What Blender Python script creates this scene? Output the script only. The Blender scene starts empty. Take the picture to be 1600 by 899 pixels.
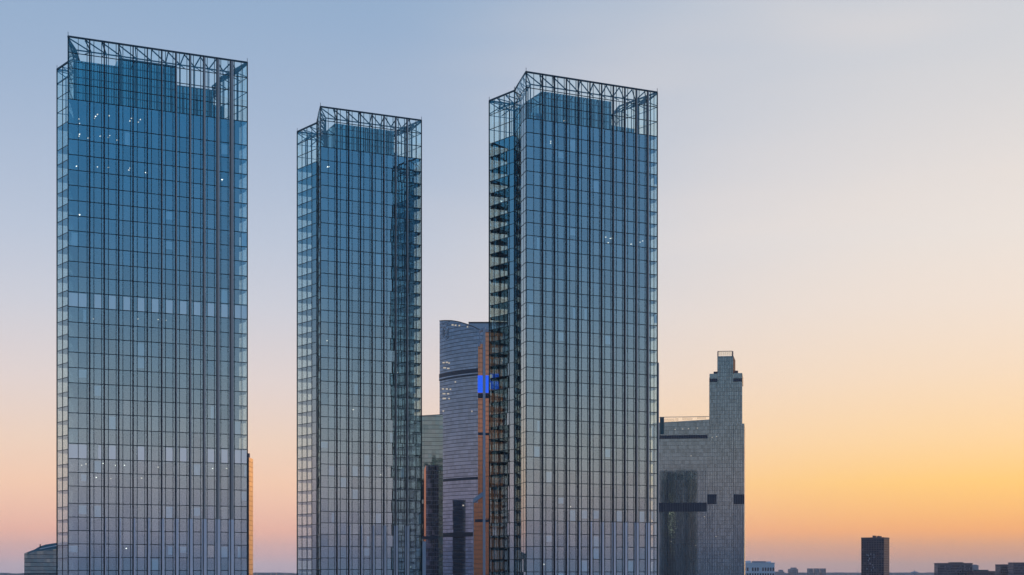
import bpy, math, random
from mathutils import Vector

# ------------------------------------------------------------------ camera, sky, sun, exposure
FPX, CX, HY, CAMZ = 2320.0, 800.0, 896.0, 130.0       # focal length and horizon in photo pixels, eye height in metres
sc = bpy.context.scene
col = sc.collection
R = math.radians
rnd = random.Random(7)

cam_data = bpy.data.cameras.new("camera")
cam = bpy.data.objects.new("camera", cam_data)
col.objects.link(cam)
cam.location = (0, 0, CAMZ)
cam.rotation_euler = (R(90), 0, 0)
cam_data.sensor_width = 36.0
cam_data.lens = 36.0 * FPX / 1600.0
cam_data.shift_y = (HY - 449.5) / 1600.0
cam_data.clip_end = 120000.0
cam_data.clip_start = 0.5
sc.camera = cam

SUN_AZ, SUN_EL = 38.0, 2.0                              # degrees right of the view axis, above the horizon


def s2l(c):
    def f(v):
        v /= 255.0
        return v / 12.92 if v <= 0.04045 else ((v + 0.055) / 1.055) ** 2.4
    return (f(c[0]), f(c[1]), f(c[2]), 1.0)


world = bpy.data.worlds.new("World")
sc.world = world
world.use_nodes = True
wn, wl = world.node_tree.nodes, world.node_tree.links
wn.clear()


def wmath(op, a, b=None, clamp=False):
    n = wn.new("ShaderNodeMath")
    n.operation = op
    n.use_clamp = clamp
    for i, v in enumerate((a, b)):
        if v is None:
            continue
        if isinstance(v, (int, float)):
            n.inputs[i].default_value = v
        else:
            wl.new(v, n.inputs[i])
    return n.outputs[0]


def wsmooth(v, a, b):
    n = wn.new("ShaderNodeMapRange")
    n.interpolation_type = "SMOOTHSTEP"
    wl.new(v, n.inputs["Value"])
    n.inputs["From Min"].default_value = a
    n.inputs["From Max"].default_value = b
    return n.outputs["Result"]


def wmix(f, a, b):
    n = wn.new("ShaderNodeMix")
    n.data_type = "RGBA"
    if isinstance(f, (int, float)):
        n.inputs[0].default_value = f
    else:
        wl.new(f, n.inputs[0])
    for v, k in ((a, 6), (b, 7)):
        if isinstance(v, tuple):
            n.inputs[k].default_value = v
        else:
            wl.new(v, n.inputs[k])
    return n.outputs[2]


tc = wn.new("ShaderNodeTexCoord")
sep = wn.new("ShaderNodeSeparateXYZ")
wl.new(tc.outputs["Generated"], sep.inputs[0])
zc = wmath("MAXIMUM", sep.outputs[2], 0.0)
el = wmath("MULTIPLY", wmath("ARCSINE", zc), 180 / math.pi / 90.0)
ef = wmath("SQRT", el)                                   # sqrt(elevation / 90)
hl = wmath("SQRT", wmath("ADD", wmath("ADD", wmath("MULTIPLY", sep.outputs[0], sep.outputs[0]),
                                      wmath("MULTIPLY", sep.outputs[1], sep.outputs[1])), 1e-6))
dsun = wmath("DIVIDE", wmath("ADD", wmath("MULTIPLY", sep.outputs[0], math.sin(R(SUN_AZ))),
                             wmath("MULTIPLY", sep.outputs[1], math.cos(R(SUN_AZ)))), hl)
ssun = wmath("ADD", wmath("MULTIPLY", dsun, 0.5), 0.5)    # 1 towards the sun, 0 opposite


def ramp(stops):
    n = wn.new("ShaderNodeValToRGB")
    n.color_ramp.interpolation = "LINEAR"
    e = n.color_ramp.elements
    while len(e) > 1:
        e.remove(e[-1])
    for i, (deg, c) in enumerate(stops):
        p = math.sqrt(deg / 90.0)
        el_ = e[0] if i == 0 else e.new(p)
        el_.position = p
        el_.color = s2l(c)
    wl.new(ef, n.inputs[0])
    return n.outputs[0]


SKY_SUN = [(0, (184, 160, 166)), (0.35, (194, 162, 156)), (0.7, (222, 166, 138)), (1.6, (266, 184, 106)), (3.4, (268, 213, 120)),
           (5.0, (262, 220, 162)), (7.3, (253, 224, 192)), (10, (244, 227, 212)), (12.5, (238, 228, 220)), (15, (230, 223, 219)),
           (18, (216, 215, 217)), (21, (203, 208, 216)), (30, (152, 180, 208)), (60, (100, 144, 188)), (90, (84, 126, 178))]
SKY_LEFT = [(0, (192, 180, 198)), (0.35, (204, 184, 196)), (0.7, (224, 186, 188)), (1.6, (250, 192, 172)), (3.4, (253, 210, 182)),
            (5.0, (244, 215, 195)), (7.3, (229, 215, 212)), (10, (208, 209, 219)), (12.5, (190, 200, 218)), (15, (176, 191, 214)),
            (18, (160, 181, 209)), (21, (148, 174, 205)), (30, (118, 160, 202)), (60, (84, 132, 186)), (90, (78, 122, 176))]
SKY_ANTI = [(0, (152, 160, 190)), (0.7, (174, 168, 196)), (1.6, (222, 198, 214)), (3.4, (244, 216, 220)), (5.0, (230, 215, 218)),
            (7.3, (194, 200, 213)), (10, (148, 180, 210)), (12.5, (116, 170, 214)), (15, (92, 163, 214)), (18, (72, 156, 211)),
            (21, (62, 149, 208)), (30, (62, 138, 200)), (60, (66, 124, 186)), (90, (74, 121, 176))]
c_sun, c_left, c_anti = ramp(SKY_SUN), ramp(SKY_LEFT), ramp(SKY_ANTI)
sky = wmix(wsmooth(ssun, 0.28, 0.80), c_anti, c_left)
sky = wmix(wsmooth(ssun, 0.86, 0.985), sky, c_sun)
# faint high cirrus veil
mp = wn.new("ShaderNodeMapping")
mp.inputs["Rotation"].default_value = (0, R(-14), 0)
mp.inputs["Scale"].default_value = (1.6, 1.6, 8.0)
wl.new(tc.outputs["Generated"], mp.inputs[0])
nz = wn.new("ShaderNodeTexNoise")
nz.inputs["Scale"].default_value = 1.6
nz.inputs["Detail"].default_value = 2.5
nz.inputs["Roughness"].default_value = 0.5
wl.new(mp.outputs[0], nz.inputs["Vector"])
veil = wmath("MULTIPLY", wsmooth(nz.outputs[0], 0.32, 0.78), wmath("MULTIPLY", wsmooth(ef, 0.27, 0.40), wmath("MULTIPLY", wsmooth(ssun, 0.82, 1.0), 0.75)))
sky = wmix(veil, sky, s2l((248, 230, 216)))
nish = wn.new("ShaderNodeTexSky")
nish.sky_type = "NISHITA"
nish.sun_disc = False
nish.sun_elevation = R(SUN_EL)
nish.sun_rotation = R(SUN_AZ)
nish.altitude = CAMZ
nsc = wn.new("ShaderNodeVectorMath")
nsc.operation = "SCALE"
wl.new(nish.outputs[0], nsc.inputs[0])
nsc.inputs["Scale"].default_value = 0.004
nad = wn.new("ShaderNodeVectorMath")
nad.operation = "ADD"
wl.new(sky, nad.inputs[0])
wl.new(nsc.outputs[0], nad.inputs[1])
bg = wn.new("ShaderNodeBackground")
bg.inputs["Strength"].default_value = 1.0
wl.new(nad.outputs[0], bg.inputs["Color"])
wo = wn.new("ShaderNodeOutputWorld")
wl.new(bg.outputs[0], wo.inputs["Surface"])

sun_data = bpy.data.lights.new("sun", "SUN")
sun_data.energy = 0.9
sun_data.angle = R(2.5)
sun_data.color = (1.0, 0.62, 0.34)
sun = bpy.data.objects.new("sun", sun_data)
col.objects.link(sun)
sd = Vector((math.sin(R(SUN_AZ)) * math.cos(R(SUN_EL)), math.cos(R(SUN_AZ)) * math.cos(R(SUN_EL)), math.sin(R(SUN_EL))))
sun.rotation_euler = sd.to_track_quat("Z", "Y").to_euler()
sun.location = (300, 300, 900)

sc.view_settings.view_transform = "Standard"
sc.view_settings.look = "None"
sc.view_settings.exposure = 0.0
sc.view_settings.gamma = 1.0
sc.view_settings.use_curve_mapping = False
sc.render.engine = "CYCLES"
cy = sc.cycles
cy.use_denoising = True
try:
    cy.denoiser = "OPENIMAGEDENOISE"
    cy.denoising_input_passes = "RGB_ALBEDO_NORMAL"
except Exception:
    pass
cy.max_bounces = 7
cy.diffuse_bounces = 2
cy.glossy_bounces = 4
cy.transmission_bounces = 2
cy.transparent_max_bounces = 20
cy.volume_bounces = 0
cy.caustics_reflective = False
cy.caustics_refractive = False
cy.sample_clamp_indirect = 4.0


# ------------------------------------------------------------------ materials
def new_mat(name):
    m = bpy.data.materials.new(name)
    m.use_nodes = True
    m.node_tree.nodes.clear()
    return m, m.node_tree.nodes, m.node_tree.links


def plain(name, c, rough=0.6, metal=0.0, var=0.12, scale=0.15, spec=0.4):
    m, n, l = new_mat(name)
    o = n.new("ShaderNodeOutputMaterial")
    b = n.new("ShaderNodeBsdfPrincipled")
    b.inputs["Roughness"].default_value = rough
    b.inputs["Metallic"].default_value = metal
    b.inputs["Specular IOR Level"].default_value = spec
    t = n.new("ShaderNodeTexCoord")
    z = n.new("ShaderNodeTexNoise")
    z.inputs["Scale"].default_value = scale
    z.inputs["Detail"].default_value = 4
    l.new(t.outputs["Object"], z.inputs["Vector"])
    x = n.new("ShaderNodeMix")
    x.data_type = "RGBA"
    x.inputs[6].default_value = tuple(v * (1 - var) for v in c) + (1,)
    x.inputs[7].default_value = tuple(min(1, v * (1 + var)) for v in c) + (1,)
    l.new(z.outputs[0], x.inputs[0])
    l.new(x.outputs[2], b.inputs["Base Color"])
    l.new(b.outputs[0], o.inputs[0])
    return m


def glass(name, tint_r, tint_t, r0, r1=0.9, rough=0.0, power=4.0, wave=0.0):
    """coated curtain-wall glass: clear sheet that mirrors part of the light, more at grazing angles"""
    m, n, l = new_mat(name)
    o = n.new("ShaderNodeOutputMaterial")
    g = n.new("ShaderNodeBsdfGlossy")
    g.inputs["Roughness"].default_value = rough
    g.inputs["Color"].default_value = tint_r + (1,)
    t = n.new("ShaderNodeBsdfTransparent")
    t.inputs["Color"].default_value = tint_t + (1,)
    mx = n.new("ShaderNodeMixShader")
    lw = n.new("ShaderNodeLayerWeight")
    lw.inputs["Blend"].default_value = 0.5
    p = n.new("ShaderNodeMath")
    p.operation = "POWER"
    p.inputs[1].default_value = power
    l.new(lw.outputs["Facing"], p.inputs[0])
    r = n.new("ShaderNodeMapRange")
    r.inputs["To Min"].default_value = r0
    r.inputs["To Max"].default_value = r1
    l.new(p.outputs[0], r.inputs[0])
    geo = n.new("ShaderNodeNewGeometry")
    oi = n.new("ShaderNodeObjectInfo")
    a1 = n.new("ShaderNodeMath")
    a1.operation = "ADD"
    l.new(geo.outputs["Random Per Island"], a1.inputs[0])
    l.new(oi.outputs["Random"], a1.inputs[1])
    a2 = n.new("ShaderNodeMath")
    a2.operation = "FRACT"
    l.new(a1.outputs[0], a2.inputs[0])
    a3 = n.new("ShaderNodeMath")
    a3.operation = "MULTIPLY_ADD"
    l.new(a2.outputs[0], a3.inputs[0])
    a3.inputs[1].default_value = wave
    l.new(r.outputs[0], a3.inputs[2])
    l.new(a3.outputs[0], mx.inputs[0])
    l.new(t.outputs[0], mx.inputs[1])
    l.new(g.outputs[0], mx.inputs[2])
    l.new(mx.outputs[0], o.inputs[0])
    return m


def mirror_wall(name, base, tint, r0, r1=0.85, rough=0.03, var=0.35, scale=0.12):
    """far glazing that shows no depth: dark panes that mirror part of the sky"""
    m, n, l = new_mat(name)
    o = n.new("ShaderNodeOutputMaterial")
    g = n.new("ShaderNodeBsdfGlossy")
    g.inputs["Roughness"].default_value = rough
    g.inputs["Color"].default_value = tint + (1,)
    d = n.new("ShaderNodeBsdfDiffuse")
    tcn = n.new("ShaderNodeNewGeometry")
    x = n.new("ShaderNodeMix")
    x.data_type = "RGBA"
    x.inputs[6].default_value = tuple(v * (1 - var) for v in base) + (1,)
    x.inputs[7].default_value = tuple(v * (1 + var) for v in base) + (1,)
    l.new(tcn.outputs["Random Per Island"], x.inputs[0])
    l.new(x.outputs[2], d.inputs[0])
    lw = n.new("ShaderNodeLayerWeight")
    lw.inputs["Blend"].default_value = 0.5
    p = n.new("ShaderNodeMath")
    p.operation = "POWER"
    p.inputs[1].default_value = 4
    l.new(lw.outputs["Facing"], p.inputs[0])
    r = n.new("ShaderNodeMapRange")
    r.inputs["To Min"].default_value = r0
    r.inputs["To Max"].default_value = r1
    l.new(p.outputs[0], r.inputs[0])
    ad = n.new("ShaderNodeMath")
    ad.operation = "MULTIPLY_ADD"
    l.new(tcn.outputs["Random Per Island"], ad.inputs[0])
    ad.inputs[1].default_value = 0.10
    l.new(r.outputs[0], ad.inputs[2])
    mx = n.new("ShaderNodeMixShader")
    l.new(ad.outputs[0], mx.inputs[0])
    l.new(d.outputs[0], mx.inputs[1])
    l.new(g.outputs[0], mx.inputs[2])
    l.new(mx.outputs[0], o.inputs[0])
    return m


def emit(name, c, s):
    m, n, l = new_mat(name)
    o = n.new("ShaderNodeOutputMaterial")
    e = n.new("ShaderNodeEmission")
    e.inputs[0].default_value = c + (1,)
    e.inputs[1].default_value = s
    l.new(e.outputs[0], o.inputs[0])
    return m


M = dict(
    pane=glass("coated_glass", (0.62, 0.88, 1.0), (0.84, 0.97, 0.97), 0.385, 0.90, wave=0.06),
    crown=glass("crown_screen_glass", (0.72, 0.92, 1.0), (0.93, 1.0, 0.97), 0.15, 0.85),
    side=glass("coated_glass_side", (0.74, 0.90, 0.96), (0.80, 0.88, 0.84), 0.36, 0.90, wave=0.05),
    frame=plain("dark_teal_aluminium", (0.014, 0.045, 0.058), 0.5, 0.2),
    fin=plain("black_blue_fin", (0.010, 0.018, 0.034), 0.4, 0.3),
    strip_hi=plain("warm_grey_fin_panel", (0.47, 0.43, 0.40), 0.4, 0.25),
    strip_lo=plain("pale_lilac_fin_panel", (0.74, 0.76, 0.82), 0.38, 0.4),
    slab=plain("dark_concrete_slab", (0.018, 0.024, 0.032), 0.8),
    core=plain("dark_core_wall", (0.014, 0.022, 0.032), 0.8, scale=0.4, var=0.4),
    blind=plain("pale_blind", (0.80, 0.86, 0.88), 0.8),
    steel=plain("blue_grey_steel", (0.03, 0.075, 0.10), 0.5, 0.3),
    plant=mirror_wall("roof_plant_glass", (0.03, 0.055, 0.08), (0.62, 0.88, 1.0), 0.33, var=0.1),
    lamp=emit("ceiling_lamp_glow", (1.0, 0.93, 0.82), 3.0),
    lamp_dim=emit("dim_ceiling_lamp_glow", (1.0, 0.86, 0.70), 1.3),
    frit=mirror_wall("pale_fritted_glass", (0.80, 0.86, 0.76), (0.7, 0.87, 1.0), 0.34, var=0.12),
)


# ------------------------------------------------------------------ mesh helpers
class MB:
    def __init__(self):
        self.v, self.f = [], []

    def quad(self, a, b, c, d):
        i = len(self.v)
        self.v += [tuple(a), tuple(b), tuple(c), tuple(d)]
        self.f.append((i, i + 1, i + 2, i + 3))

    def poly(self, pts):
        i = len(self.v)
        self.v += [tuple(p) for p in pts]
        self.f.append(tuple(range(i, i + len(pts))))

    def box(self, x0, x1, y0, y1, z0, z1):
        i = len(self.v)
        self.v += [(x, y, z) for z in (z0, z1) for (x, y) in ((x0, y0), (x1, y0), (x1, y1), (x0, y1))]
        for q in ((3, 2, 1, 0), (4, 5, 6, 7), (0, 1, 5, 4), (1, 2, 6, 5), (2, 3, 7, 6), (3, 0, 4, 7)):
            self.f.append(tuple(i + k for k in q))

    def beam(self, p, q, w, h, up=(0, 0, 1)):
        p, q = Vector(p), Vector(q)
        d = (q - p).normalized()
        u = Vector(up)
        if abs(d.dot(u)) > 0.98:
            u = Vector((0, 1, 0))
        s = d.cross(u).normalized()
        t = s.cross(d)
        i = len(self.v)
        for e in (p, q):
            for a, b in ((-1, -1), (1, -1), (1, 1), (-1, 1)):
                self.v.append(tuple(e + s * (a * w / 2) + t * (b * h / 2)))
        for k in ((3, 2, 1, 0), (4, 5, 6, 7), (0, 1, 5, 4), (1, 2, 6, 5), (2, 3, 7, 6), (3, 0, 4, 7)):
            self.f.append(tuple(i + j for j in k))

    def prism(self, pts, z0, z1, z1s=None):
        n = len(pts)
        i = len(self.v)
        self.v += [(p[0], p[1], z0) for p in pts]
        self.v += [(p[0], p[1], (z1s[k] if z1s else z1)) for k, p in enumerate(pts)]
        self.f.append(tuple(i + k for k in reversed(range(n))))
        self.f.append(tuple(i + n + k for k in range(n)))
        for k in range(n):
            j = (k + 1) % n
            self.f.append((i + k, i + j, i + n + j, i + n + k))

    def build(self, name, mat, parent=None, kind=None):
        me = bpy.data.meshes.new(name)
        me.from_pydata(self.v, [], self.f)
        me.materials.append(mat)
        o = bpy.data.objects.new(name, me)
        col.objects.link(o)
        if parent:
            o.parent = parent
        if kind:
            o["kind"] = kind
        return o


def root(name, label, cat, loc=(0, 0, 0), rz=0.0, group=None):
    o = bpy.data.objects.new(name, None)
    col.objects.link(o)
    o.location = loc
    o.rotation_euler = (0, 0, rz)
    o.empty_display_size = 5
    o["label"] = label
    o["category"] = cat
    if group:
        o["group"] = group
    return o


def X(px, d):
    return (px - CX) / FPX * d


def Z(py, d):
    return CAMZ + (HY - py) / FPX * d


def lerp(a, b, t):
    return tuple(a[k] + (b[k] - a[k]) * t for k in range(len(a)))


def jit_quad(p0, p1, z0, z1, n, amt):
    """pane between plan points p0 and p1, with a very small random lean"""
    a, b, c = (rnd.gauss(0, amt) for _ in range(3))
    return ((p0[0] + n[0] * a, p0[1] + n[1] * a, z0), (p1[0] + n[0] * b, p1[1] + n[1] * b, z0),
            (p1[0] + n[0] * c, p1[1] + n[1] * c, z1), (p0[0] + n[0] * (a + c - b), p0[1] + n[1] * (a + c - b), z1))


# ------------------------------------------------------------------ ground
mb = MB()
mb.quad((-14000, -4000, 0), (14000, -4000, 0), (14000, 14500, 0), (-14000, 14500, 0))
gr = mb.build("ground", plain("city_ground", (0.09, 0.095, 0.09), 0.9, scale=0.01, var=0.5))
gr["kind"] = "structure"

# ------------------------------------------------------------------ the three glass towers
TH = R(24.7)
COS, SIN = math.cos(TH), math.sin(TH)


def make_tower(label, D, pxA, pxF, ys, strips, boxes, lamps, blinds, crown_n, n_left):
    ax, ay = X(pxA, D), D
    t = root("glass_tower", label, "tower", (ax, ay, 0), TH, "twin-textured glass towers standing in a row")

    def s_of(px):
        k = (px - CX) / FPX
        return (k * ay - ax) / (COS - k * SIN)

    W = s_of(pxF)
    lev = [Z(y, D) for y in ys]
    while lev[-1] > 122.0:
        lev.append(lev[-1] - 4.2)
    top = lev[0]
    A, C, B, E = (0.0, 0.0), (1.33, 6.87), (4.5, 18.9), (1.1, 32.6)
    F_, C2, B2, E2 = (W, 0.0), (W - 1.33, 6.87), (W - 4.5, 18.9), (W - 1.1, 32.6)

    def nrm(p, q):                                        # outward normal when walking p -> q with the inside on the left
        d = Vector((q[0] - p[0], q[1] - p[1]))
        d.normalize()
        return (d.y, -d.x)

    # ---- front facade layout
    s_first, s_last, ns = s_of(strips[0]), s_of(strips[1]), strips[2]
    cs = [s_first + (s_last - s_first) * i / (ns - 1) for i in range(ns)]
    L0, L1 = 0.77, 1.30
    main = []                                              # main panes (s0, s1)
    main += [(0.0, cs[0] * 0.47), (cs[0] * 0.47, cs[0] - L0)]
    for a, b in zip(cs, cs[1:]):
        main.append((a + L1, b - L0))
    mid = cs[-1] + L1 + (W - cs[-1] - L1) * 0.52
    main += [(cs[-1] + L1, mid), (mid, W)]
    nar = []
    for c in cs:
        nar += [(c - L0, c), (c, c + L1)]
    zfin = CAMZ + 17.3

    rows = list(zip(lev, lev[1:]))                         # (upper z, lower z)
    nf = nrm(A, F_)
    rest, crest_ = MB(), MB()
    count = 0
    for r, (z1, z0) in enumerate(rows):
        for s0, s1 in main:
            q = jit_quad((s0, 0), (s1, 0), z0, z1, nf, 0.006)
            if count < 300:
                m1 = MB()
                m1.quad(*q)
                m1.build("pane", M["crown" if r < crown_n else "pane"], t)
                count += 1
            else:
                rest.quad(*q)
        for s0, s1 in nar:
            (crest_ if r < crown_n else rest).quad(*jit_quad((s0, 0), (s1, 0), z0, z1, nf, 0.003))
    crest_.build("crown_glazing", M["crown"], t, "stuff")
    # lower storeys down to the street
    z = lev[-1]
    low = []
    while z > 1.0:
        z2 = max(0.0, z - 4.2)
        for s0, s1 in main + nar:
            rest.quad(*jit_quad((s0, 0), (s1, 0), z2, z, nf, 0.003))
        low.append(z)
        z = z2
    rest.build("glazing", M["pane"], t, "stuff")

    # ---- side facades: A-B converges, B-E flares out again, mirrored on the other side
    def wall(p, q, nb, name, visible):
        n = nrm(p, q)
        g, gc = MB(), MB()
        pts = [lerp(p, q, k / nb) for k in range(nb + 1)]
        for r, (z1, z0) in enumerate(rows + [(a, max(0, a - 4.2)) for a in low]):
            for a, b in zip(pts, pts[1:]):
                (gc if r < crown_n else g).quad(*jit_quad(a, b, z0, z1, n, 0.004))
        gc.build("crown_glazing", M["crown"], t, "stuff")
        g.build(name, M["side"], t, "stuff")
        fr = None if visible else MB()
        for k, a in enumerate(pts):
            w = 0.30 if k in (0, nb) else 0.2
            m1 = fr or MB()
            m1.beam((a[0], a[1], 0), (a[0], a[1], top), w, w * (0.4 if nb in (2, 4) and p in (B, C) else 1.0), (n[0], n[1], 0))
            if visible:
                m1.build("mullion", M["frame"], t)
        for z_ in lev:
            m1 = fr or MB()
            m1.beam((p[0], p[1], z_), (q[0], q[1], z_), 0.14, 0.19)
            if visible:
                m1.build("transom", M["frame"], t)
        if fr:
            fr.build("rear_frame", M["frame"], t, "stuff")

    wall(E, B, n_left, "side_glazing", True)
    wall(B, C, 4, "side_glazing", True)
    wall(C, A, 2, "side_glazing", True)
    wall(F_, C2, 2, "side_glazing", False)
    wall(C2, B2, 4, "side_glazing", False)
    wall(B2, E2, n_left, "side_glazing", False)
    wall(E2, E, max(8, int(W / 4.2)), "side_glazing", False)

    # ---- front mullions, fins and fin panels
    for s in [0.0, cs[0] * 0.47, mid, W]:
        w = 0.30 if s in (0.0, W) else 0.15
        m1 = MB()
        m1.beam((s, -0.03, 0), (s, -0.03, top), w, w, (0, 1, 0))
        m1.build("mullion", M["frame"], t)
    for i, c in enumerate(cs):
        k = i / (ns - 1)
        for s in (c - L0, c + L1):
            m1 = MB()
            m1.box(s - 0.09, s + 0.09, -0.10, 0.08, 0, top)
            m1.build("mullion", M["frame"], t)
        fw = 0.36 - 0.2 * k
        m1 = MB()
        m1.box(c - fw / 2, c + fw / 2, -0.42, 0.05, 0, top + 0.15)
        m1.build("fin", M["fin"], t)
        # pale fin panels: their width grows along the facade and steps up below one storey
        for (z0, z1, kk, mat) in ((zfin, top, max(0.0, k - 0.35) / 0.65 * (0.75 if ns > 10 else 0.5), "strip_hi"), (0, zfin, k * 0.85 + 0.15, "strip_lo")):
            wr = (L1 - 0.32) * min(1.0, kk * 1.25)
            if wr > 0.08:
                m1 = MB()
                m1.box(c + fw / 2 + 0.02, c + fw / 2 + 0.02 + wr, -0.17, -0.05, z0, z1 - 0.01)
                m1.build("fin_panel", M[mat], t)
            wl_ = (L0 - 0.32) * max(0.0, kk - 0.45) / 0.55
            if wl_ > 0.08:
                m1 = MB()
                m1.box(c - fw / 2 - 0.02 - wl_, c - fw / 2 - 0.02, -0.17, -0.05, z0, z1 - 0.01)
                m1.build("fin_panel", M[mat], t)
    for z_ in lev:
        m1 = MB()
        m1.box(0.02, W - 0.02, -0.10, 0.10, z_ - 0.11, z_ + 0.11)
        m1.build("transom", M["frame"], t)

    # ---- inside: slabs, core, roof deck
    def ring(off):
        return [(off * 1.1, off), (W - off * 1.1, off), (W - 4.5 - off, 18.9), (W - 1.1 - off, 32.6 - off), (1.1 + off, 32.6 - off), (4.5 + off, 18.9)]
    deck = lev[crown_n]
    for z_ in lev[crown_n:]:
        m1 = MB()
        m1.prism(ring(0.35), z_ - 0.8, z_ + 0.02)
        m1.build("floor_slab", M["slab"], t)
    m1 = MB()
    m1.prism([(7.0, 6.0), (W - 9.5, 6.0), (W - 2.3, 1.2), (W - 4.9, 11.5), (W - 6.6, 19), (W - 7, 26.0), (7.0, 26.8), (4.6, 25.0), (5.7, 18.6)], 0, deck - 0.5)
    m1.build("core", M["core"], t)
    for (f0, f1, u0, u1, dz) in boxes:
        m1 = MB()
        m1.prism([(f0 + 0.24 * u0, u0), (f1, u0), (f1, u1), (f0 + 0.24 * u1, u1)] if f0 < 3.1 else [(f0, u0), (f1, u0), (f1, u1), (f0, u1)], deck, top - dz)
        m1.build("penthouse", M["plant"], t)

    # ---- crown: parapet rail, inner ring truss, posts, braces, rods
    outer = [A, F_, B2, E2, E, B]
    inner = ring(2.5)
    for k in range(6):
        a, b = outer[k], outer[(k + 1) % 6]
        m1 = MB()
        m1.beam((a[0], a[1], top + 0.1), (b[0], b[1], top + 0.1), 0.45, 0.5)
        m1.build("parapet_rail", M["steel"], t)
        c, d = inner[k], inner[(k + 1) % 6]
        for zz in (top - 2.9,):
            m1 = MB()
            m1.beam((c[0], c[1], zz), (d[0], d[1], zz), 0.34, 0.34)
            m1.build("ring_beam", M["steel"], t)
        ln = math.hypot(b[0] - a[0], b[1] - a[1])
        nb = max(3, round(ln / 4.9))
        for j in range(nb):
            p0, p1 = lerp(a, b, j / nb), lerp(a, b, (j + 1) / nb)
            q0, q1 = lerp(c, d, j / nb), lerp(c, d, (j + 1) / nb)
            m1 = MB()
            m1.beam((p0[0], p0[1], top - 0.3), (q1[0], q1[1], top - 2.9), 0.3, 0.3)
            m1.build("brace", M["steel"], t)
            m1 = MB()
            m1.beam((p1[0], p1[1], top - 0.4), (q1[0], q1[1], top - 2.9), 0.3, 0.3)
            m1.build("brace", M["steel"], t)
            m1 = MB()
            m1.beam((p1[0], p1[1], top - 4.6), (q1[0], q1[1], top - 2.9), 0.24, 0.24)
            m1.build("brace", M["steel"], t)
            if k in (0, 4, 5) or j % 2 == 0:
                m1 = MB()
                m1.beam((q1[0], q1[1], deck), (q1[0], q1[1], top - 2.9), 0.3, 0.3)
                m1.build("post", M["steel"], t)
        m1 = MB()
        m1.beam((a[0], a[1], top), (a[0], a[1], top + 1.5), 0.12, 0.12)
        m1.build("lightning_rod", M["fin"], t)
    # ---- lit ceiling lamps and drawn blinds
    for (px, py) in lamps:
        s = s_of(px)
        zz = CAMZ + (HY - py) / FPX * (ay + s * SIN)
        for za, zb in rows:
            if zb <= zz <= za:
                break
        k = rnd.uniform(0.11, 0.17)
        m1 = MB()
        m1.box(s - k, s + k, 0.55, 0.55 + 0.5, zz - k * 0.8, zz + k * 0.8)
        m1.build("ceiling_light", M[rnd.choice(("lamp", "lamp_dim", "lamp_dim"))], t)
    scattered = [(r, 0.035) for r in range(crown_n + 1, len(rows) - 1)]
    for r, prob in blinds + scattered:
        z1, z0 = rows[r]
        for s0, s1 in main:
            if rnd.random() > prob:
                continue
            k = rnd.choice((0, 0, 0, 0.2, 0.35))
            a, b = (s0 + 0.12, s1 - 0.1)
            if rnd.random() < 0.3:
                a = s0 + (s1 - s0) * rnd.uniform(0.3, 0.6)
            m1 = MB()
            if prob > 0.8 and rnd.random() < 0.75:
                k, a = 0.0, s0 + 0.12
            if prob > 0.8:                                # storey of pale fritted panels set just behind the glass line
                m1.box(a, b, -0.04, -0.02, z0 + 0.15 + (z1 - z0) * k, z1 - 0.35)
                m1.build("pale_panel", M["frit"], t)
                continue
            m1.box(a, b, 0.16, 0.20, z0 + 0.1 + (z1 - z0) * k, z1 - 0.55)
            m1.build("blind", M["blind"], t)
    return t, W


ys1 = [57.6, 82, 106, 130, 154.4, 193, 217, 241, 265, 289, 312.6, 336.4, 360, 384, 408, 431.4, 455.6, 479, 503, 526.4, 550, 574, 598,
       621.5, 645, 669, 692.5, 716.5, 738, 759.5, 786.5, 808, 829, 850, 871, 891.5]
ys2 = [167.3, 188, 208.5, 229.1, 249.8, 269.4] + [269.4 + 19.66 * k for k in range(1, 11)] + [466 + 18.5 * k for k in range(1, 15)] + \
      [743.4, 761.4, 779.4, 799, 817, 835, 854, 872, 890]
ys3 = [113, 136.8, 160.6, 184.5, 206.6, 228, 247, 267, 288, 308, 328, 347.4, 367.4, 388.6, 410, 432.4] + \
      [432.4 + 20.17 * k for k in range(1, 14)] + [714, 733.6, 753.6, 773.8, 793.3, 813.5, 834.2, 854, 873.6, 893.8]
lamps1 = [(124, 185), (125, 192), (141, 174), (148, 184), (153, 178), (150, 181), (171, 180), (204, 188), (206, 184), (217, 190), (220, 186), (124, 212), (125, 209),
          (138, 215), (157, 212), (170, 214), (172, 211), (183, 218), (201, 225), (120, 259), (153, 260), (170, 261), (202, 265), (204, 262),
          (228, 269), (348, 280), (125, 335), (147, 498), (216, 498), (248, 499), (260, 500), (128, 727), (135, 725), (155, 726), (162, 724),
          (181, 727), (195, 727), (129, 745), (151, 746), (174, 748), (222, 747), (248, 730), (333, 732), (355, 732), (227, 834), (136, 833), (198, 857)]
lamps2 = [(513, 260), (515, 260), (512, 532), (623, 582), (553, 640), (596, 742)]
lamps3 = [(883, 188), (862, 220), (862, 223), (948, 370), (956, 372), (952, 379), (988, 381), (1002, 378), (1006, 376), (893, 792), (851, 882)]
T1, W1 = make_tower("widest glass tower, alone beside the low curved-roof building, many ceiling lamps lit", 456.6, 106.4, 386.4, ys1,
                    (140, 360, 11), [(1.2, 16, 4, 17.5, 5.6), (16, 34, 3.6, 25, 3.0), (34, 46, 5, 25, 9.0), (46, 53, 18, 26, 9.5)],
                    lamps1, [(16, 0.97), (26, 0.85), (27, .15), (28, 0.15), (30, 0.2), (33, 0.25), (5, 0.06), (24, 0.1)], 4, 3)
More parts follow.
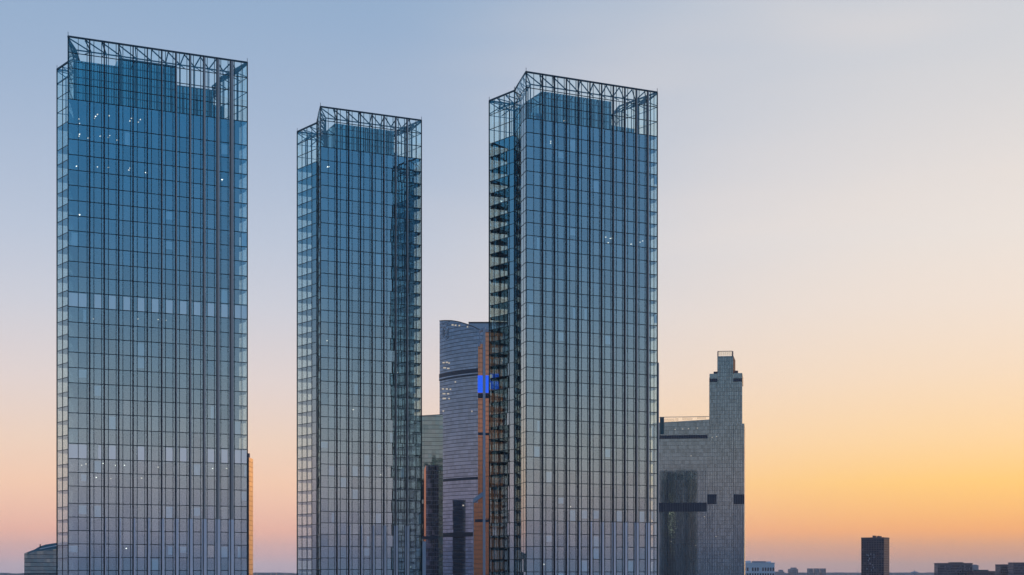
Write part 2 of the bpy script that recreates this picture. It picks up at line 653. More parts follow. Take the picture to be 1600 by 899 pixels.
T2, W2 = make_tower("narrowest of the glass towers, standing between the two wider ones", 527.0, 500.8, 658.5, ys2,
                    (526.3, 635, 7), [(6.5, 29, 3.6, 25, 4.0), (29, 32, 8, 25, 10.5)],
                    lamps2, [(29, 0.3), (30, 0.25), (33, 0.2), (36, 0.3), (38, 0.15), (22, 0.1)], 3, 4)
T3, W3 = make_tower("mid-width glass tower with the copper tower seen through its side corner", 490.0, 822, 1027, ys3,
                    (847.4, 1011, 10), [(7.5, 34, 3.6, 25, 4.2), (2.5, 7.5, 6, 17.5, 11.0), (34, 46, 9, 25, 10.5)],
                    lamps3, [(11, 0.15), (17, 0.2), (33, 0.3), (35, 0.25), (36, 0.2)], 3, 5)

m1 = MB()
m1.box(W3 + 0.05, W3 + 0.75, 0.1, 0.5, 0, CAMZ + 72.5)
m1.build("corner_blade", M["strip_hi"], T3)

# ------------------------------------------------------------------ far buildings
M.update(
    sail=mirror_wall("blue_grey_far_glass", (0.05, 0.065, 0.10), (0.52, 0.66, 0.88), 0.24),
    band=plain("dark_spandrel", (0.02, 0.03, 0.045), 0.5),
    deepband=plain("dark_blue_plant_floor", (0.012, 0.026, 0.05), 0.5),
    copper=mirror_wall("copper_glass", (0.85, 0.27, 0.11), (1.0, 0.46, 0.27), 0.42, rough=0.15, var=0.18),
    copper_line=plain("copper_joint", (0.34, 0.12, 0.06), 0.6),
    pale=plain("pale_grey_stone_column", (0.42, 0.43, 0.48), 0.55),
    led=emit("blue_led_screen", (0.02, 0.12, 0.92), 1.0),
    led_white=emit("white_led_letters", (0.9, 0.92, 1.0), 0.9),
    green=mirror_wall("green_grey_far_glass", (0.02, 0.04, 0.045), (0.45, 0.62, 0.62), 0.33),
    dark=mirror_wall("dark_navy_far_glass", (0.012, 0.018, 0.035), (0.4, 0.48, 0.66), 0.06, 0.6),
    gold=mirror_wall("sunset_toned_far_glass", (0.60, 0.36, 0.17), (1.0, 0.74, 0.5), 0.35, 0.6, rough=0.3, var=0.1),  # warm base colour stands in for sunset mirrored in the glass
    stone_glass=mirror_wall("grey_far_glass", (0.05, 0.062, 0.068), (0.50, 0.68, 0.74), 0.24, var=0.6),
    mid=plain("grey_blue_frame", (0.09, 0.105, 0.115), 0.5),
    rib=plain("grey_vertical_rib", (0.20, 0.20, 0.23), 0.5),
    brown=plain("brown_grey_wall", (0.15, 0.105, 0.12), 0.8),
    mauve=plain("mauve_wall", (0.16, 0.13, 0.15), 0.8),
    white=plain("off_white_wall", (0.78, 0.75, 0.76), 0.7),
    win=mirror_wall("far_window", (0.015, 0.02, 0.035), (0.5, 0.55, 0.62), 0.06),
    lit=emit("lit_window_glow", (1.0, 0.88, 0.74), 0.5),
    teal=plain("teal_roof_plant", (0.05, 0.11, 0.12), 0.7),
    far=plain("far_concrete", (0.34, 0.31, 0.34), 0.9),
    crown_glass=glass("clear_crown_glass", (0.9, 0.85, 0.75), (0.97, 0.93, 0.86), 0.25, 0.9),
)


def curtain(t, pts, z0, tops, fh, mat, amt=0.004, band=0.45, band_mat="band", nb_name="floor_band", zmin=90.0, vert=0.14, proud=0.12):
    """pane grid along a plan polyline (inside on the left), floor bands and mullions; tops = roof height at each point"""
    g, bd, vt = MB(), MB(), MB()
    nrm_ = []
    for a, b in zip(pts, pts[1:]):
        d = Vector((b[0] - a[0], b[1] - a[1])).normalized()
        nrm_.append((d.y, -d.x))
    zs = [z0]
    while zs[-1] < max(tops):
        zs.append(zs[-1] + fh)
    for k, (a, b) in enumerate(zip(pts, pts[1:])):
        n = nrm_[k]
        for z1, z2 in zip(zs, zs[1:]):
            ta, tb = min(z2, tops[k]), min(z2, tops[k + 1])
            if ta <= z1 + 0.05 and tb <= z1 + 0.05:
                continue
            ta, tb = max(ta, z1), max(tb, z1)
            q = list(jit_quad(a, b, z1, z2, n, amt))
            q[2] = (q[2][0], q[2][1], tb)
            q[3] = (q[3][0], q[3][1], ta)
            g.quad(*q)
            if z1 > zmin and band and ta > z1 + band and tb > z1 + band:
                o = proud * 0.5
                bd.beam((a[0] + n[0] * o * 0.5, a[1] + n[1] * o * 0.5, z1), (b[0] + n[0] * o * 0.5, b[1] + n[1] * o * 0.5, z1), proud, band)
        if vert:
            vt.beam((a[0], a[1], z0), (a[0], a[1], tops[k]), vert, vert, (n[0], n[1], 0))
    g.build("glazing", M[mat], t, "stuff")
    if bd.v:
        bd.build(nb_name, M[band_mat], t, "stuff")
    if vt.v:
        vt.build("mullion", M[band_mat], t, "stuff")


def split_line(p, q, n):
    return [lerp(p, q, k / n) for k in range(n + 1)]


# ---- sail-topped glass tower
D0 = 1450.0
pr = (X(758, D0), D0)
k0 = (687 - CX) / FPX
ln = (k0 * D0 - pr[0]) / (-0.70 - k0 * 0.714)
pl = (pr[0] - 0.70 * ln, pr[1] + 0.714 * ln)
st = root("sail_topped_tower", "tall blue-grey glass tower with curved sail-like roofline and shield emblem", "tower", (pl[0], pl[1], 0))


def rel(p, o):
    return (p[0] - o[0], p[1] - o[1])


arc = []
for k in range(21):
    f = k / 20
    p = lerp(pl, pr, f)
    bul = 5.0 * 4 * f * (1 - f)
    arc.append((p[0] - 0.714 * bul, p[1] - 0.70 * bul))
prof = [(680, 503), (687, 502), (695, 501.3), (706, 501.5), (718, 503.5), (729, 507), (740, 511), (749, 515.5), (765, 524)]


def prof_y(px):
    for (a, ya), (b, yb) in zip(prof, prof[1:]):
        if a <= px <= b:
            return ya + (yb - ya) * (px - a) / (b - a)
    return prof[-1][1]


tops = [Z(prof_y(CX + FPX * p[0] / p[1]), p[1]) for p in arc]
la = [rel(p, pl) for p in arc]
curtain(st, la, 0.0, tops, 3.7, "sail", amt=0.004, band=0.42, vert=0.10, proud=0.2)
m1 = MB()
back = [rel((arc[-1][0] + 8, arc[-1][1] + 34), pl), rel((arc[0][0] + 22, arc[0][1] + 22), pl)]
m1.prism([(p[0] + 0.6, p[1] + 0.6) for p in la] + back, 0, 0, [z - 0.2 for z in tops] + [tops[-1] - 0.2, tops[0] - 0.2])
m1.build("body", M["band"], st)
for i in range(20):
    m1 = MB()
    m1.beam((la[i][0], la[i][1], tops[i] + 0.2), (la[i + 1][0], la[i + 1][1], tops[i + 1] + 0.2), 0.9, 0.9)
    m1.build("roof_edge", M["band"], st)
for (ya, yb, mt) in ((577, 583.5, "deepband"), (583.5, 585.5, "sail"), (585.5, 588, "deepband"), (746, 750, "deepband"), (832, 838.5, "deepband")):
    m1 = MB()
    for i in range(20):
        za, zb = Z(ya, D0 + 10), Z(yb, D0 + 10)
        m1.beam((la[i][0] - 0.3, la[i][1] - 0.3, (za + zb) / 2), (la[i + 1][0] - 0.3, la[i + 1][1] - 0.3, (za + zb) / 2), 0.7, za - zb)
    m1.build("plant_floor", M[mt], st)
rw = MB()
rw.box(X(733, D0 + 40) - pl[0], X(800, D0 + 40) - pl[0], D0 + 40 - pl[1], D0 + 70 - pl[1], 0, Z(505, D0 + 40))
rw.build("rear_wing", M["sail"], st)
rw = MB()
rw.box(X(732, D0 + 39) - pl[0], X(801, D0 + 39) - pl[0], D0 + 38 - pl[1], D0 + 72 - pl[1], Z(505, D0 + 40), Z(503.6, D0 + 40))
rw.build("rear_wing_roof", M["band"], st)


def on_arc(px, py, off=0.5):
    best = None
    for a, b in zip(arc, arc[1:]):
        for k in range(20):
            p = lerp(a, b, k / 20)
            e = abs(CX + FPX * p[0] / p[1] - px)
            if best is None or e < best[0]:
                best = (e, p)
    p = best[1]
    return Vector((p[0] - 0.714 * off - pl[0], p[1] - 0.70 * off - pl[1], Z(py, p[1])))


em = MB()
for path in ([(692, 513), (692, 527), (696.2, 531), (700.4, 527), (700.4, 513), (696.2, 510.5), (692, 513)],
             [(694.2, 515), (694.2, 525), (696.2, 527.5), (698.2, 525), (698.2, 515), (694.2, 515)], [(696.2, 510.5), (696.2, 515)]):
    for a, b in zip(path, path[1:]):
        em.beam(on_arc(*a), on_arc(*b), 0.35, 0.55)
for x in (690.5, 692.5, 696, 698.5):
    em.beam(on_arc(x, 505), on_arc(x, 508), 0.35, 0.6)
    em.beam(on_arc(x, 506.5), on_arc(x + 1.4, 506.5), 0.35, 0.5)
em.build("emblem", M["white"], st)
for (x, y, w) in [(706, 508, 3), (711, 508.5, 2.4), (717, 509, 2), (730, 511, 1.6), (692, 567, 3), (697, 566.5, 3), (701, 567.5, 2), (693, 575, 4), (699, 576, 3.5),
                  (691, 608, 3), (697, 608, 3), (703, 608.5, 2), (692, 615.5, 4), (699, 615.5, 3), (692, 623, 5), (701, 623.2, 2), (692, 642.5, 2), (737, 643, 1.5), (711, 597, 1.6), (723, 790, 2)]:
    m1 = MB()
    m1.beam(on_arc(x, y, 0.25), on_arc(x + w, y, 0.25), 0.3, 1.3)
    m1.build("lit_window", M["lit"], st)

# ---- copper tower with pale column and blue screen
D1 = 1270.0
ct = root("copper_tower", "slim copper-orange tower with pale grey column and glowing blue screen", "tower", (X(740, D1), D1, 0))


def cx(px):
    return X(px, D1) - X(740, D1)


def cz(py):
    return Z(py, D1)


def grid_box(t, x0, x1, y0, y1, z0, z1, nx, fh, mat, line, name, ny=3, lw=0.25):
    m = MB()
    m.box(x0, x1, y0, y1, z0, z1)
    o = m.build(name, M[mat], t)
    g = MB()
    z = z1 - fh
    while z > max(z0, 90):
        g.box(x0 - 0.05, x1 + 0.05, y0 - 0.08, y1 + 0.05, z - lw, z + lw)
        z -= fh
    for k in range(nx + 1):
        x = x0 + (x1 - x0) * k / nx
        g.box(x - lw * 0.7, x + lw * 0.7, y0 - 0.13, y0 + 0.1, z0, z1 - 0.01)
    for k in range(ny + 1):
        y = y0 + (y1 - y0) * k / ny
        for xs in (x0, x1):
            g.box(xs - 0.11, xs + 0.11, y - lw * 0.7, y + lw * 0.7, z0, z1 - 0.02)
    g.build("facade_grid", M[line], o, "stuff")
    return o


grid_box(ct, cx(747), cx(756), 2, 26, 0, cz(537), 4, 4.0, "copper", "copper_line", "upper_slab")
grid_box(ct, cx(740), cx(755.5), 0.5, 18, 0, cz(786), 6, 4.0, "copper", "copper_line", "lower_slab")
grid_box(ct, cx(758), cx(785), 3, 30, 0, cz(518), 9, 4.0, "copper", "copper_line", "main_slab")
m1 = MB()
m1.prism([(cx(754.5), -1.2), (cx(758.4), -1.2), (cx(758.4), 4), (cx(754.5), 4)], 0, 0, [cz(513), cz(511), cz(511), cz(513)])
m1.build("column", M["pale"], ct)
m1 = MB()                                                # open frame at the head
m1.box(cx(748.5), cx(750.2), 0.5, 6, cz(538), cz(517))
m1.beam((cx(748.5), 3, cz(518)), (cx(756), 3, cz(511.5)), 5.5, 1.6)
m1.box(cx(746.8), cx(750.5), 0.6, 7, cz(541), cz(533))
m1.build("head_frame", M["pale"], ct)
m1 = MB()
m1.box(cx(758.3), cx(764), 1.2, 8, cz(518.5), cz(514.5))
m1.build("head_frame", M["pale"], ct)
m1 = MB()
m1.prism([(cx(739.2), 0.1), (cx(755), 0.1), (cx(755), 10), (cx(739.2), 10)], 0, 0, [cz(779.5), cz(768), cz(768), cz(779.5)])
m1.v[0:4] = [(v[0], v[1], (cz(787) if i in (0, 3) else cz(775.5))) for i, v in enumerate(m1.v[0:4])]
m1.build("sloped_roof", M["pale"], ct)
m1 = MB()
m1.box(cx(739.2), cx(740.2), 0.2, 10, 0, cz(786))
m1.build("edge_trim", M["pale"], ct)
for a, b in ((746.4, 754.3), (758.6, 763.5), (763.7, 780)):
    m1 = MB()
    m1.box(cx(a), cx(b), 1.2, 3.2, cz(613.5 if a < 760 else 608), cz(586.5 if a < 760 else 584))
    m1.build("led_screen", M["led"], ct)
for (a, b, ya, yb) in ((763.9, 767.5, 592, 585), (767.0, 769.2, 590, 588), (764.2, 766.4, 610, 598), (766.8, 769.6, 587.2, 585.5)):
    m1 = MB()
    m1.box(cx(a), cx(b), 1.0, 1.19, cz(ya), cz(yb))
    m1.build("screen_sign", M["led_white"], ct)
for (a, b, ya, yb) in ((747, 754.4, 622, 614.2), (758.5, 764, 622, 614.2), (747, 754.4, 680, 676), (758.5, 764, 680, 676), (742, 754.4, 816, 811.5), (758.5, 764, 816, 811.5)):
    m1 = MB()
    m1.box(cx(a), cx(b), (0.2 if ya > 780 else 1.7) if a < 757 else 2.6, 6, cz(ya), cz(yb))
    m1.build("louvre_band", M["deepband"], ct)

# ---- green-grey tower and dark tower with an edge coloured as lit beside it
D2_ = 1360.0
gt = root("green_grey_tower", "plain green-grey glass tower between the narrowest glass tower and the sail-topped one", "tower", (X(640, D2_), D2_, 0), R(4))
w = X(692, D2_) - X(640, D2_)
tt = [Z(651, D2_), Z(647.5, D2_)]
pts = split_line((0, 0), (w, 0), 9)
curtain(gt, pts, 0.0, [tt[0] + (tt[1] - tt[0]) * k / 9 for k in range(10)], 3.8, "green", 0.012, band=0.3, vert=0.08)
m1 = MB()
m1.prism([(0, 0.3), (w, 0.3), (w, 24), (0, 24)], 0, 0, [tt[0] - .1, tt[1] - .1, tt[1] - .1, tt[0] - .1])
m1.build("body", M["band"], gt)
m1 = MB()
m1.beam((0, 0.2, tt[0]), (w, 0.2, tt[1]), 0.8, 0.6)
m1.build("roof_edge", M["band"], gt)

D3_ = 1240.0
dt = root("dark_tower", "dark navy glass tower with a thin edge coloured as pink-lit beside the sail-topped tower", "tower", (X(664.5, D3_), D3_, 0), R(4))
w = X(685.3, D3_) - X(664.5, D3_)
z1 = Z(727, D3_)
curtain(dt, split_line((0.5, 0), (w, 0), 6), 0.0, [z1] * 7, 3.6, "dark", 0.002, band=0.22, band_mat="rib", vert=0.08)
m1 = MB()
m1.box(0.5, w - 0.05, 0.3, 20, 0, z1 - 0.1)
m1.build("body", M["band"], dt)
m1 = MB()
m1.prism([(-2.3, 4.0), (0.55, -0.1), (0.6, 0.4), (-2.2, 4.4)], 0, Z(846, D3_))
m1.build("edge_blade", M["pale"], dt)
m1 = MB()
m1.prism([(-1.0, 1.0), (0.55, -0.1), (0.6, 0.4), (-0.9, 1.4)], Z(846, D3_), 0, [z1 - 4, z1, z1, z1 - 4])
m1.build("edge_blade", M["copper"], dt)  # copper colour stands in for pink sky light on this edge
m1 = MB()
m1.box(-2.6, w, -0.25, 0.2, Z(843, D3_), Z(838, D3_))
m1.build("louvre_band", M["deepband"], dt)

# ---- tower behind the widest one, edge coloured gold for mirrored sunset
D4 = 1150.0
go = root("sunset_toned_tower", "sliver of glass tower, coloured as if mirroring the sunset, showing behind the edge of the widest glass tower", "tower", (X(389, D4), D4, 0))
w = X(389, D4) - X(350, D4)
dp = []
for k in range(9):
    dp.append((math.sin(k / 8 * 1.2) * 0.0 + 0.5 * k / 8, 15 * k / 8))
curtain(go, dp, 0.0, [Z(715, D4)] * 9, 3.8, "gold", 0.002, band=0.25, band_mat="copper_line", vert=0.0)
m1 = MB()
m1.prism([(-w, 0.2), (-0.4, 0.2), (0.5, 15.2), (-w, 15)], 0, Z(715.2, D4))
m1.build("body", M["brown"], go)
m1 = MB()
m1.box(-1.6, -0.3, 3, 6, Z(716, D4), Z(708, D4))
m1.build("roof_mast", M["brown"], go)

# ---- low glass building with curved roof
D5 = 1300.0
cb = root("curved_roof_building", "low blue-grey glass building with curved sloping roof beside the widest tower", "building", (X(38, D5), D5, 0), R(-5))


def bx(px):
    return X(px, D5) - X(38, D5)


crest = [(38, 864.5), (46, 858.5), (55, 853.5), (64, 850.8), (78, 848.6), (92, 847.2), (110, 846.5)]
eave = [(38, 864.8), (48, 863.4), (60, 861.5), (75, 859.6), (92, 858), (110, 857)]
ex = [bx(p) for p, _ in eave]
pts, tp = [], []
for k in range(15):
    px = 38 + 72 * k / 14
    for (a, ya), (b, yb) in zip(eave, eave[1:]):
        if a <= px <= b:
            tp.append(Z(ya + (yb - ya) * (px - a) / (b - a), D5))
            break
    pts.append((bx(px), 0))
curtain(cb, pts, 0.0, tp, 3.4, "green", 0.012, band=0.4, zmin=60, vert=0.1)
m1 = MB()
for (a, ya), (b, yb) in zip(crest, crest[1:]):
    def ev(px):
        for (c, yc), (d, yd) in zip(eave, eave[1:]):
            if c <= px <= d:
                return Z(yc + (yd - yc) * (px - c) / (d - c), D5)
        return Z(857, D5)
    m1.quad((bx(a), 0, ev(a)), (bx(b), 0, ev(b)), (bx(b), 11, Z(yb, D5)), (bx(a), 11, Z(ya, D5)))
    m1.quad((bx(a), 11, Z(ya, D5)), (bx(b), 11, Z(yb, D5)), (bx(b), 24, 0), (bx(a), 24, 0))
m1.build("roof", M["teal"], cb)
m1 = MB()
m1.beam((bx(61), 3, Z(857.8, D5)), (bx(92), 5.5, Z(851.5, D5)), 0.8, 0.8)
m1.build("skylight_edge", M["white"], cb)
m1 = MB()
m1.box(0.3, bx(110), 0.3, 20, 0, Z(866, D5))
m1.build("body", M["band"], cb)
m1 = MB()
m1.box(-0.2, bx(110), -0.3, 0.2, Z(898, D5), Z(896, D5))
m1.build("plant_floor", M["deepband"], cb)
m1 = MB()
m1.box(bx(58.2), bx(59.4), 6, 7, Z(856, D5), Z(850.5, D5))
m1.build("roof_mast", M["band"], cb)

# ---- stepped grey tower with a long lower block
D6 = 1450.0
sg = root("stepped_grey_tower", "grey glass skyscraper with stepped crown tower rising over a long lower block", "tower", (X(1108, D6), D6, 0), R(-7.5))
c8, s8 = math.cos(R(7.5)), math.sin(R(7.5))


def gx(px):
    k = (px - CX) / FPX                                   # local x on the facade line that is turned by -8 degrees
    return (k * D6 - X(1108, D6)) / (c8 + k * s8)


def gz(py, px=1108):
    return Z(py, D6 - gx(px) * s8)


def block(px0, px1, ytop0, ytop1, dep, off, nx, fh=3.7, mat="stone_glass", band=0.16, right=True):
    x0, x1 = gx(px0), gx(px1)
    za, zb = gz(ytop0, px0), gz(ytop1, px1)
    n = nx
    pts = split_line((x0, off), (x1, off), n) + (split_line((x1, off), (x1, off + dep), 5)[1:] if right else [])
    tp = [za + (zb - za) * k / n for k in range(n + 1)] + ([zb] * 5 if right else [])
    curtain(sg, pts, 0.0, tp, fh, mat, 0.0006, band=band, vert=0.24, band_mat="mid")
    m = MB()
    m.prism([(x0 + .05, off + 0.25), (x1 - 0.25, off + 0.25), (x1 - .25, off + dep), (x0 + .05, off + dep)], 0, 0, [za - .2, zb - .2, zb - .2, za - .2])
    m.build("body", M["band"], sg)


block(1020, 1108, 661, 655.5, 26, 0.9, 28)
block(1108, 1162.8, 663, 662, 12, 0.0, 20)
block(1108.4, 1159.6, 590, 589, 13, 0.35, 18)
block(1121, 1145.5, 557, 556.5, 16, -0.7, 9)


def gbox(name, px0, px1, ya, yb, y0, y1, mat):
    m = MB()
    m.box(gx(px0), gx(px1), y0, y1, gz(yb, px0), gz(ya, px0))
    return m.build(name, M[mat], sg)


for a, b, ya, yb, y0, y1, mt in ((1108.6, 1120.8, 584, 592, 1.2, 12, "stone_glass"), (1146, 1159.4, 583, 592, 1.2, 12, "stone_glass"),
                                 (1115, 1121, 580, 584, 4, 10, "brown"), (1146, 1153.5, 578.5, 583, 4, 10, "brown"),
                                 (1031, 1037.5, 652, 678.5, -0.1, 5, "teal")):
    gbox("setback", a, b, ya, yb, y0, y1, mt)
for a, b in ((1121, 1122.6), (1144, 1145.8)):
    gbox("crown_pier", a, b, 549, 557.5, -0.9, 14, "brown")
for k in range(7):
    m = MB()
    xa, xb = gx(1122.6), gx(1144)
    m.box(xa + (xb - xa) * k / 7 + 0.12, xa + (xb - xa) * (k + 1) / 7 - 0.12, -0.6, -0.45, gz(556.3), gz(549.6))
    m.build("crown_pane", M["crown_glass"], sg)
for (pa, pb, ya, yb) in ((1145.6, 1149.2, 556, 585), (1159.8, 1161.6, 584, 604), (1163, 1164.6, 663, 899)):
    m = MB()
    m.prism([(gx(pa), 0.3), (gx(pb), 5.0), (gx(pb) - 0.4, 5.4), (gx(pa) - 0.4, 0.9)], gz(yb) if yb < 899 else 0, 0, [gz(ya), gz(ya + 7), gz(ya + 7), gz(ya)])
    m.build("side_blade", M["copper_line" if pa < 1150 else "mid"], sg)  # copper tone on the crown's blade paints in low sunlight on that side
gbox("crown_rail", 1122.5, 1144.2, 549, 549.8, -0.75, -0.35, "brown")
for k, (a, b) in enumerate(((1031, 1054), (1055, 1060), (1066, 1082), (1089, 1103))):
    m = MB()
    m.box(gx(a), gx(b), 1.0, 1.2, gz(658.8 - (a - 1031) * .07), gz(653.5 - (a - 1031) * .045))
    m.build("parapet_pane", M["crown_glass"], sg)
gbox("parapet_rail", 1030, 1108, 651.6, 652.4, 0.9, 1.3, "rib")
for a, b, ya, yb, y0 in ((1030.5, 1105.5, 680.5, 686, 0.5), (1029, 1104, 786, 800, 0.5), (1105.5, 1119.6, 773, 788, -0.5), (1146.5, 1163, 773, 788, -0.5),
                         (1108.7, 1120.6, 592, 597, -0.1), (1146, 1159.4, 591.5, 596.5, -0.1)):
    o = gbox("louvre_band", a, b, ya, yb, y0, y0 + 1.2, "deepband")
    n = max(4, int((b - a) / 2.6))
    g = MB()
    for k in range(n + 1):
        x = gx(a) + (gx(b) - gx(a)) * k / n
        g.box(x - 0.12, x + 0.12, y0 - 0.2, y0 + 0.05, gz(yb, a), gz(ya, a))
    g.build("louvre_rib", M["rib"], o, "stuff")
for a, b, n, y0 in ((1029, 1105, 30, 0.85), (1106, 1163, 22, -0.05)):
    g = MB()
    for k in range(n + 1):
        x = gx(a) + (gx(b) - gx(a)) * k / n
        g.box(x - 0.13, x + 0.13, y0 - 0.35, y0, 0, gz(772 if a > 1100 else 736, a))
    g.build("vertical_rib", M["rib"], sg, "stuff")
for (x, y) in ((1054, 670.5), (1066, 670), (1075, 669.5), (1089, 668.5), (1042, 680), (1112, 683), (1119, 682), (1138, 608.5), (1079, 712), (1100, 807), (1048, 846), (1086, 852), (1118, 838)):
    gbox("lit_window", x, x + 1.6, y, y + 1.0, (0.6 if x < 1106 else -0.15) if y > 600 else -0.9, 0.8 if x < 1106 else 0.3, "lit")


# ---- small far buildings near the horizon
def far_house(label, px0, px1, ytop, d, wall, cols, rows_px, name="office_block", cat="building", rz=0.0, roof=(), group=None, depth=25, win_mat="win"):
    x0, x1 = X(px0, d), X(px1, d)
    t = root(name, label, cat, ((x0 + x1) / 2, d, 0), rz, group)
    hw, zt = (x1 - x0) / 2, Z(ytop, d)
    m = MB()
    m.box(-hw, hw, 0, depth, 0, zt)
    m.build("wall", M[wall], t)
    if cols:
        g = MB()
        fh = rows_px * d / FPX
        z = zt - fh * 1.4
        while z > CAMZ - 30:
            for k in range(cols):
                xa = -hw + 2 * hw * (k + 0.18) / cols
                xb = -hw + 2 * hw * (k + 0.82) / cols
                if rnd.random() < 0.93:
                    g.quad((xa, -0.06, z), (xb, -0.06, z), (xb, -0.06, z + fh * 0.62), (xa, -0.06, z + fh * 0.62))
            for sx in (-1, 1):
                for k in range(5):
                    ya, yb = depth * (k + 0.2) / 5, depth * (k + 0.8) / 5
                    p = [(sx * (hw + 0.06), ya, z), (sx * (hw + 0.06), yb, z), (sx * (hw + 0.06), yb, z + fh * 0.62), (sx * (hw + 0.06), ya, z + fh * 0.62)]
                    g.quad(*(p if sx > 0 else p[::-1]))
            z -= fh
        g.build("window", M[win_mat], t, "stuff")
    m = MB()
    m.box(-hw - 0.3, hw + 0.3, -0.3, depth + 0.3, zt - 0.8, zt + 0.5)
    m.build("parapet", M[wall], t)
    for (a, b, y, mt) in roof:
        m = MB()
        m.box(X(a, d) - (x0 + x1) / 2, X(b, d) - (x0 + x1) / 2, 4, 14, zt, Z(y, d))
        m.build("roof_plant", M[mt], t)
    return t


far_house("white building with column-like piers beside the stepped grey skyscraper", 1166, 1210.5, 880, 1900, "white", 11, 9, "white_building", rz=R(3),
          roof=((1167, 1174, 876.5, "white"), (1178, 1198, 877, "far"), (1201, 1206, 877.5, "white")))
ap = far_house("lone dark brown apartment tower standing against the sunset", 1345.3, 1381.3, 840.5, 2000, "brown", 9, 3.6, "apartment_tower", "tower", rz=R(-30),
               roof=((1362, 1365, 837, "brown"), (1369, 1373, 837.6, "brown")), depth=26)
dd = 2000.0
wnd = [(1354, 866), (1356, 867), (1360, 865), (1365, 866), (1365, 870), (1356, 875), (1359, 880), (1363, 882), (1354, 888), (1364, 886), (1358, 872), (1361, 890)]
for (x, y) in wnd:
    m = MB()
    q = X(x, dd) - X(1363.3, dd)
    m.box(q, q + 1.1, -0.2, -0.08, Z(y + 2.2, dd), Z(y, dd))
    m.build("balcony_glass", M["pale"], ap)
far_house("wide mauve office block with a teal plant box on its roof", 1465.5, 1519, 880.5, 2300, "mauve", 16, 4, "office_block", roof=((1485, 1506, 878.7, "teal"),), rz=R(-4))
far_house("low dark block tucked beside the wide mauve office block", 1519.5, 1555, 893, 2250, "brown", 10, 3, "office_block", roof=((1525, 1546, 890.6, "teal"),))
far_house("mauve block with flat roof beside the taller one at the skyline's end", 1563, 1583, 882.5, 2400, "mauve", 6, 4, "office_block")
far_house("taller mauve block at the end of the skyline, beside its flat-roofed neighbour", 1583.5, 1612, 879.5, 2350, "mauve", 8, 4, "office_block")
far_house("pale hazy stepped block beside the white building with piers", 1213, 1225.5, 893.5, 6500, "far", 0, 0, "far_block", roof=((1217, 1224, 890.5, "far"),), depth=40)
far_house("hazy broad-shouldered tower block, tallest of the far skyline blocks", 1233.5, 1247, 889.5, 6500, "far", 5, 2.5, "far_block", roof=((1236, 1245, 887, "far"),), depth=40)
far_house("long low hazy block beside the broad-shouldered far block", 1247.5, 1257, 895, 6600, "far", 0, 0, "far_block", depth=40)
for a, lb in ((1263, "hazy slab in a row of three far blocks, the one towards the broad-shouldered block"),
              (1273, "middle hazy slab in a row of three equal far blocks"),
              (1283, "hazy slab in a row of three far blocks, the one towards the brown tower")):
    far_house(lb, a + 0.3, a + 7.6, 888.6, 6000, "far", 4, 2.5, "far_block", group="three far slab blocks", depth=30)
far_house("small hazy block beyond the narrow gap beside the lone brown tower", 1389.5, 1393.5, 895, 6000, "far", 0, 0, "far_block", depth=30)
far_house("faint hazy block behind the wide mauve office block's shoulder", 1519, 1529, 883.5, 4600, "far", 0, 0, "far_block", roof=((1521, 1527, 882.4, "far"),), depth=30)
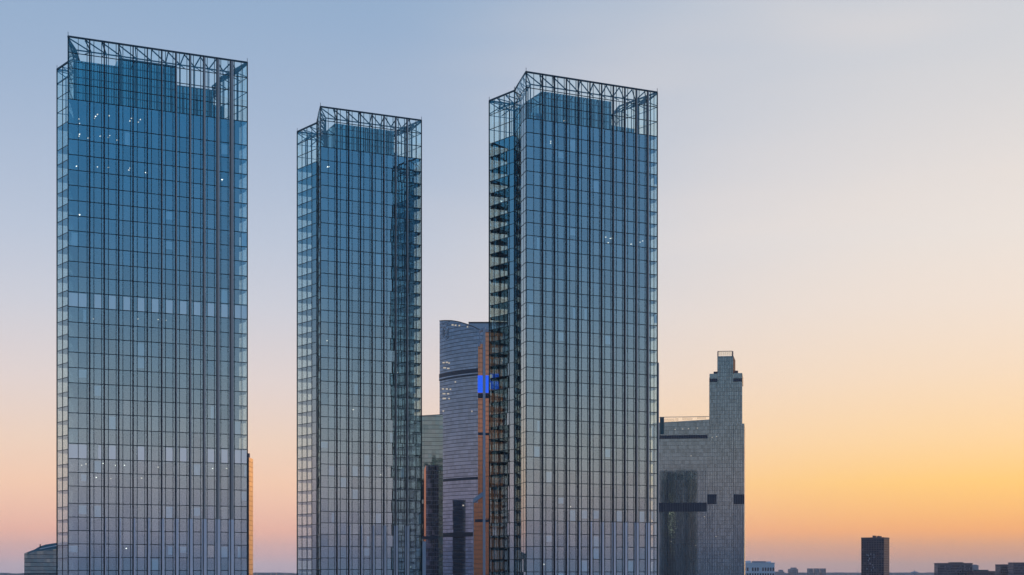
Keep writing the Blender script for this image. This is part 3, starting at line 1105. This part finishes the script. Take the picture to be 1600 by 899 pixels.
# domed building with a spire on the skyline
dm = root("domed_building", "far small building with a hazy dome and spire on the skyline", "building", (X(1429, 7000), 7000, 0))
m = MB()
pr_ = [(22, 0), (22, Z(895.5, 7000)), (17, Z(894.2, 7000)), (9, Z(893.3, 7000)), (2, Z(892.9, 7000)), (0.8, Z(891.5, 7000))]
for (r0, za), (r1, zb) in zip(pr_, pr_[1:]):
    for k in range(12):
        a, b = k / 12 * 2 * math.pi, (k + 1) / 12 * 2 * math.pi
        m.quad((r0 * math.cos(a), r0 * math.sin(a), za), (r0 * math.cos(b), r0 * math.sin(b), za), (r1 * math.cos(b), r1 * math.sin(b), zb), (r1 * math.cos(a), r1 * math.sin(a), zb))
m.build("dome", M["far"], dm)
m = MB()
m.beam((0, 0, Z(893, 7000)), (0, 0, Z(890.8, 7000)), 2, 2)
m.build("spire", M["far"], dm)
mt = root("far_mast", "thin far mast rising from the skyline beside the lone brown tower", "mast", (X(1340.5, 6500), 6500, 0))
m = MB()
m.beam((0, 0, 0), (0, 0, Z(892, 6500)), 2.2, 2.2)
m.build("shaft", M["far"], mt)
m = MB()
m.box(-4, 4, -4, 4, 0, Z(897, 6500))
m.build("base", M["far"], mt)
# the far city, too small to count: one mass
m = MB()
for k in range(900):
    d = rnd.uniform(7800, 11500)
    px = rnd.uniform(-150, 1750)
    x = X(px, d)
    wdt = rnd.uniform(14, 60)
    h = Z(rnd.uniform(894.6, 898.5) if (410 < px < 470 or px > 1200) else rnd.uniform(895.3, 899), d)
    m.box(x - wdt, x + wdt, d, d + 40, 0, h)
fc = m.build("far_city", M["far"])
fc["kind"] = "stuff"
fc["label"] = "hazy mass of far city blocks along the horizon"
fc["category"] = "skyline"

# ---- two unseen towers added behind the narrowest one, mirrored dark in the sail facade
for (x, y, wd, zt, lb) in ((-152, 1455, 34, 206, "unseen slim dark tower added to be mirrored in the sail-topped facade, shorter of the pair"),
                           (-172, 1560, 36, 216, "unseen slim dark tower added to be mirrored in the sail-topped facade, taller of the pair")):
    t = root("unseen_tower", lb, "tower", (x, y, 0), 0.0, "unseen towers added for their reflection")
    curtain(t, [(wd, 0), (wd, wd), (0, wd), (0, 0), (wd, 0)], 0.0, [zt] * 5, 3.6, "green", 0.0, band=0.5, band_mat="rib", vert=0.3)
    m = MB()
    m.box(0.2, wd - 0.2, 0.2, wd - 0.2, 0, zt - 0.1)
    m.build("body", M["band"], t)

# ---- the air
hz, hn, hl_ = new_mat("haze_air")
ho = hn.new("ShaderNodeOutputMaterial")
pv = hn.new("ShaderNodeVolumePrincipled")
pv.inputs["Color"].default_value = (0.96, 0.96, 0.98, 1)
pv.inputs["Density"].default_value = 3.6e-5
pv.inputs["Anisotropy"].default_value = 0.2
hl_.new(pv.outputs[0], ho.inputs["Volume"])
m = MB()
m.box(-14500, 14500, -4500, 15000, -1.0, 405.0)
hb = m.build("haze", hz)
hb["kind"] = "stuff"
hb["label"] = "thin evening haze over the whole city"
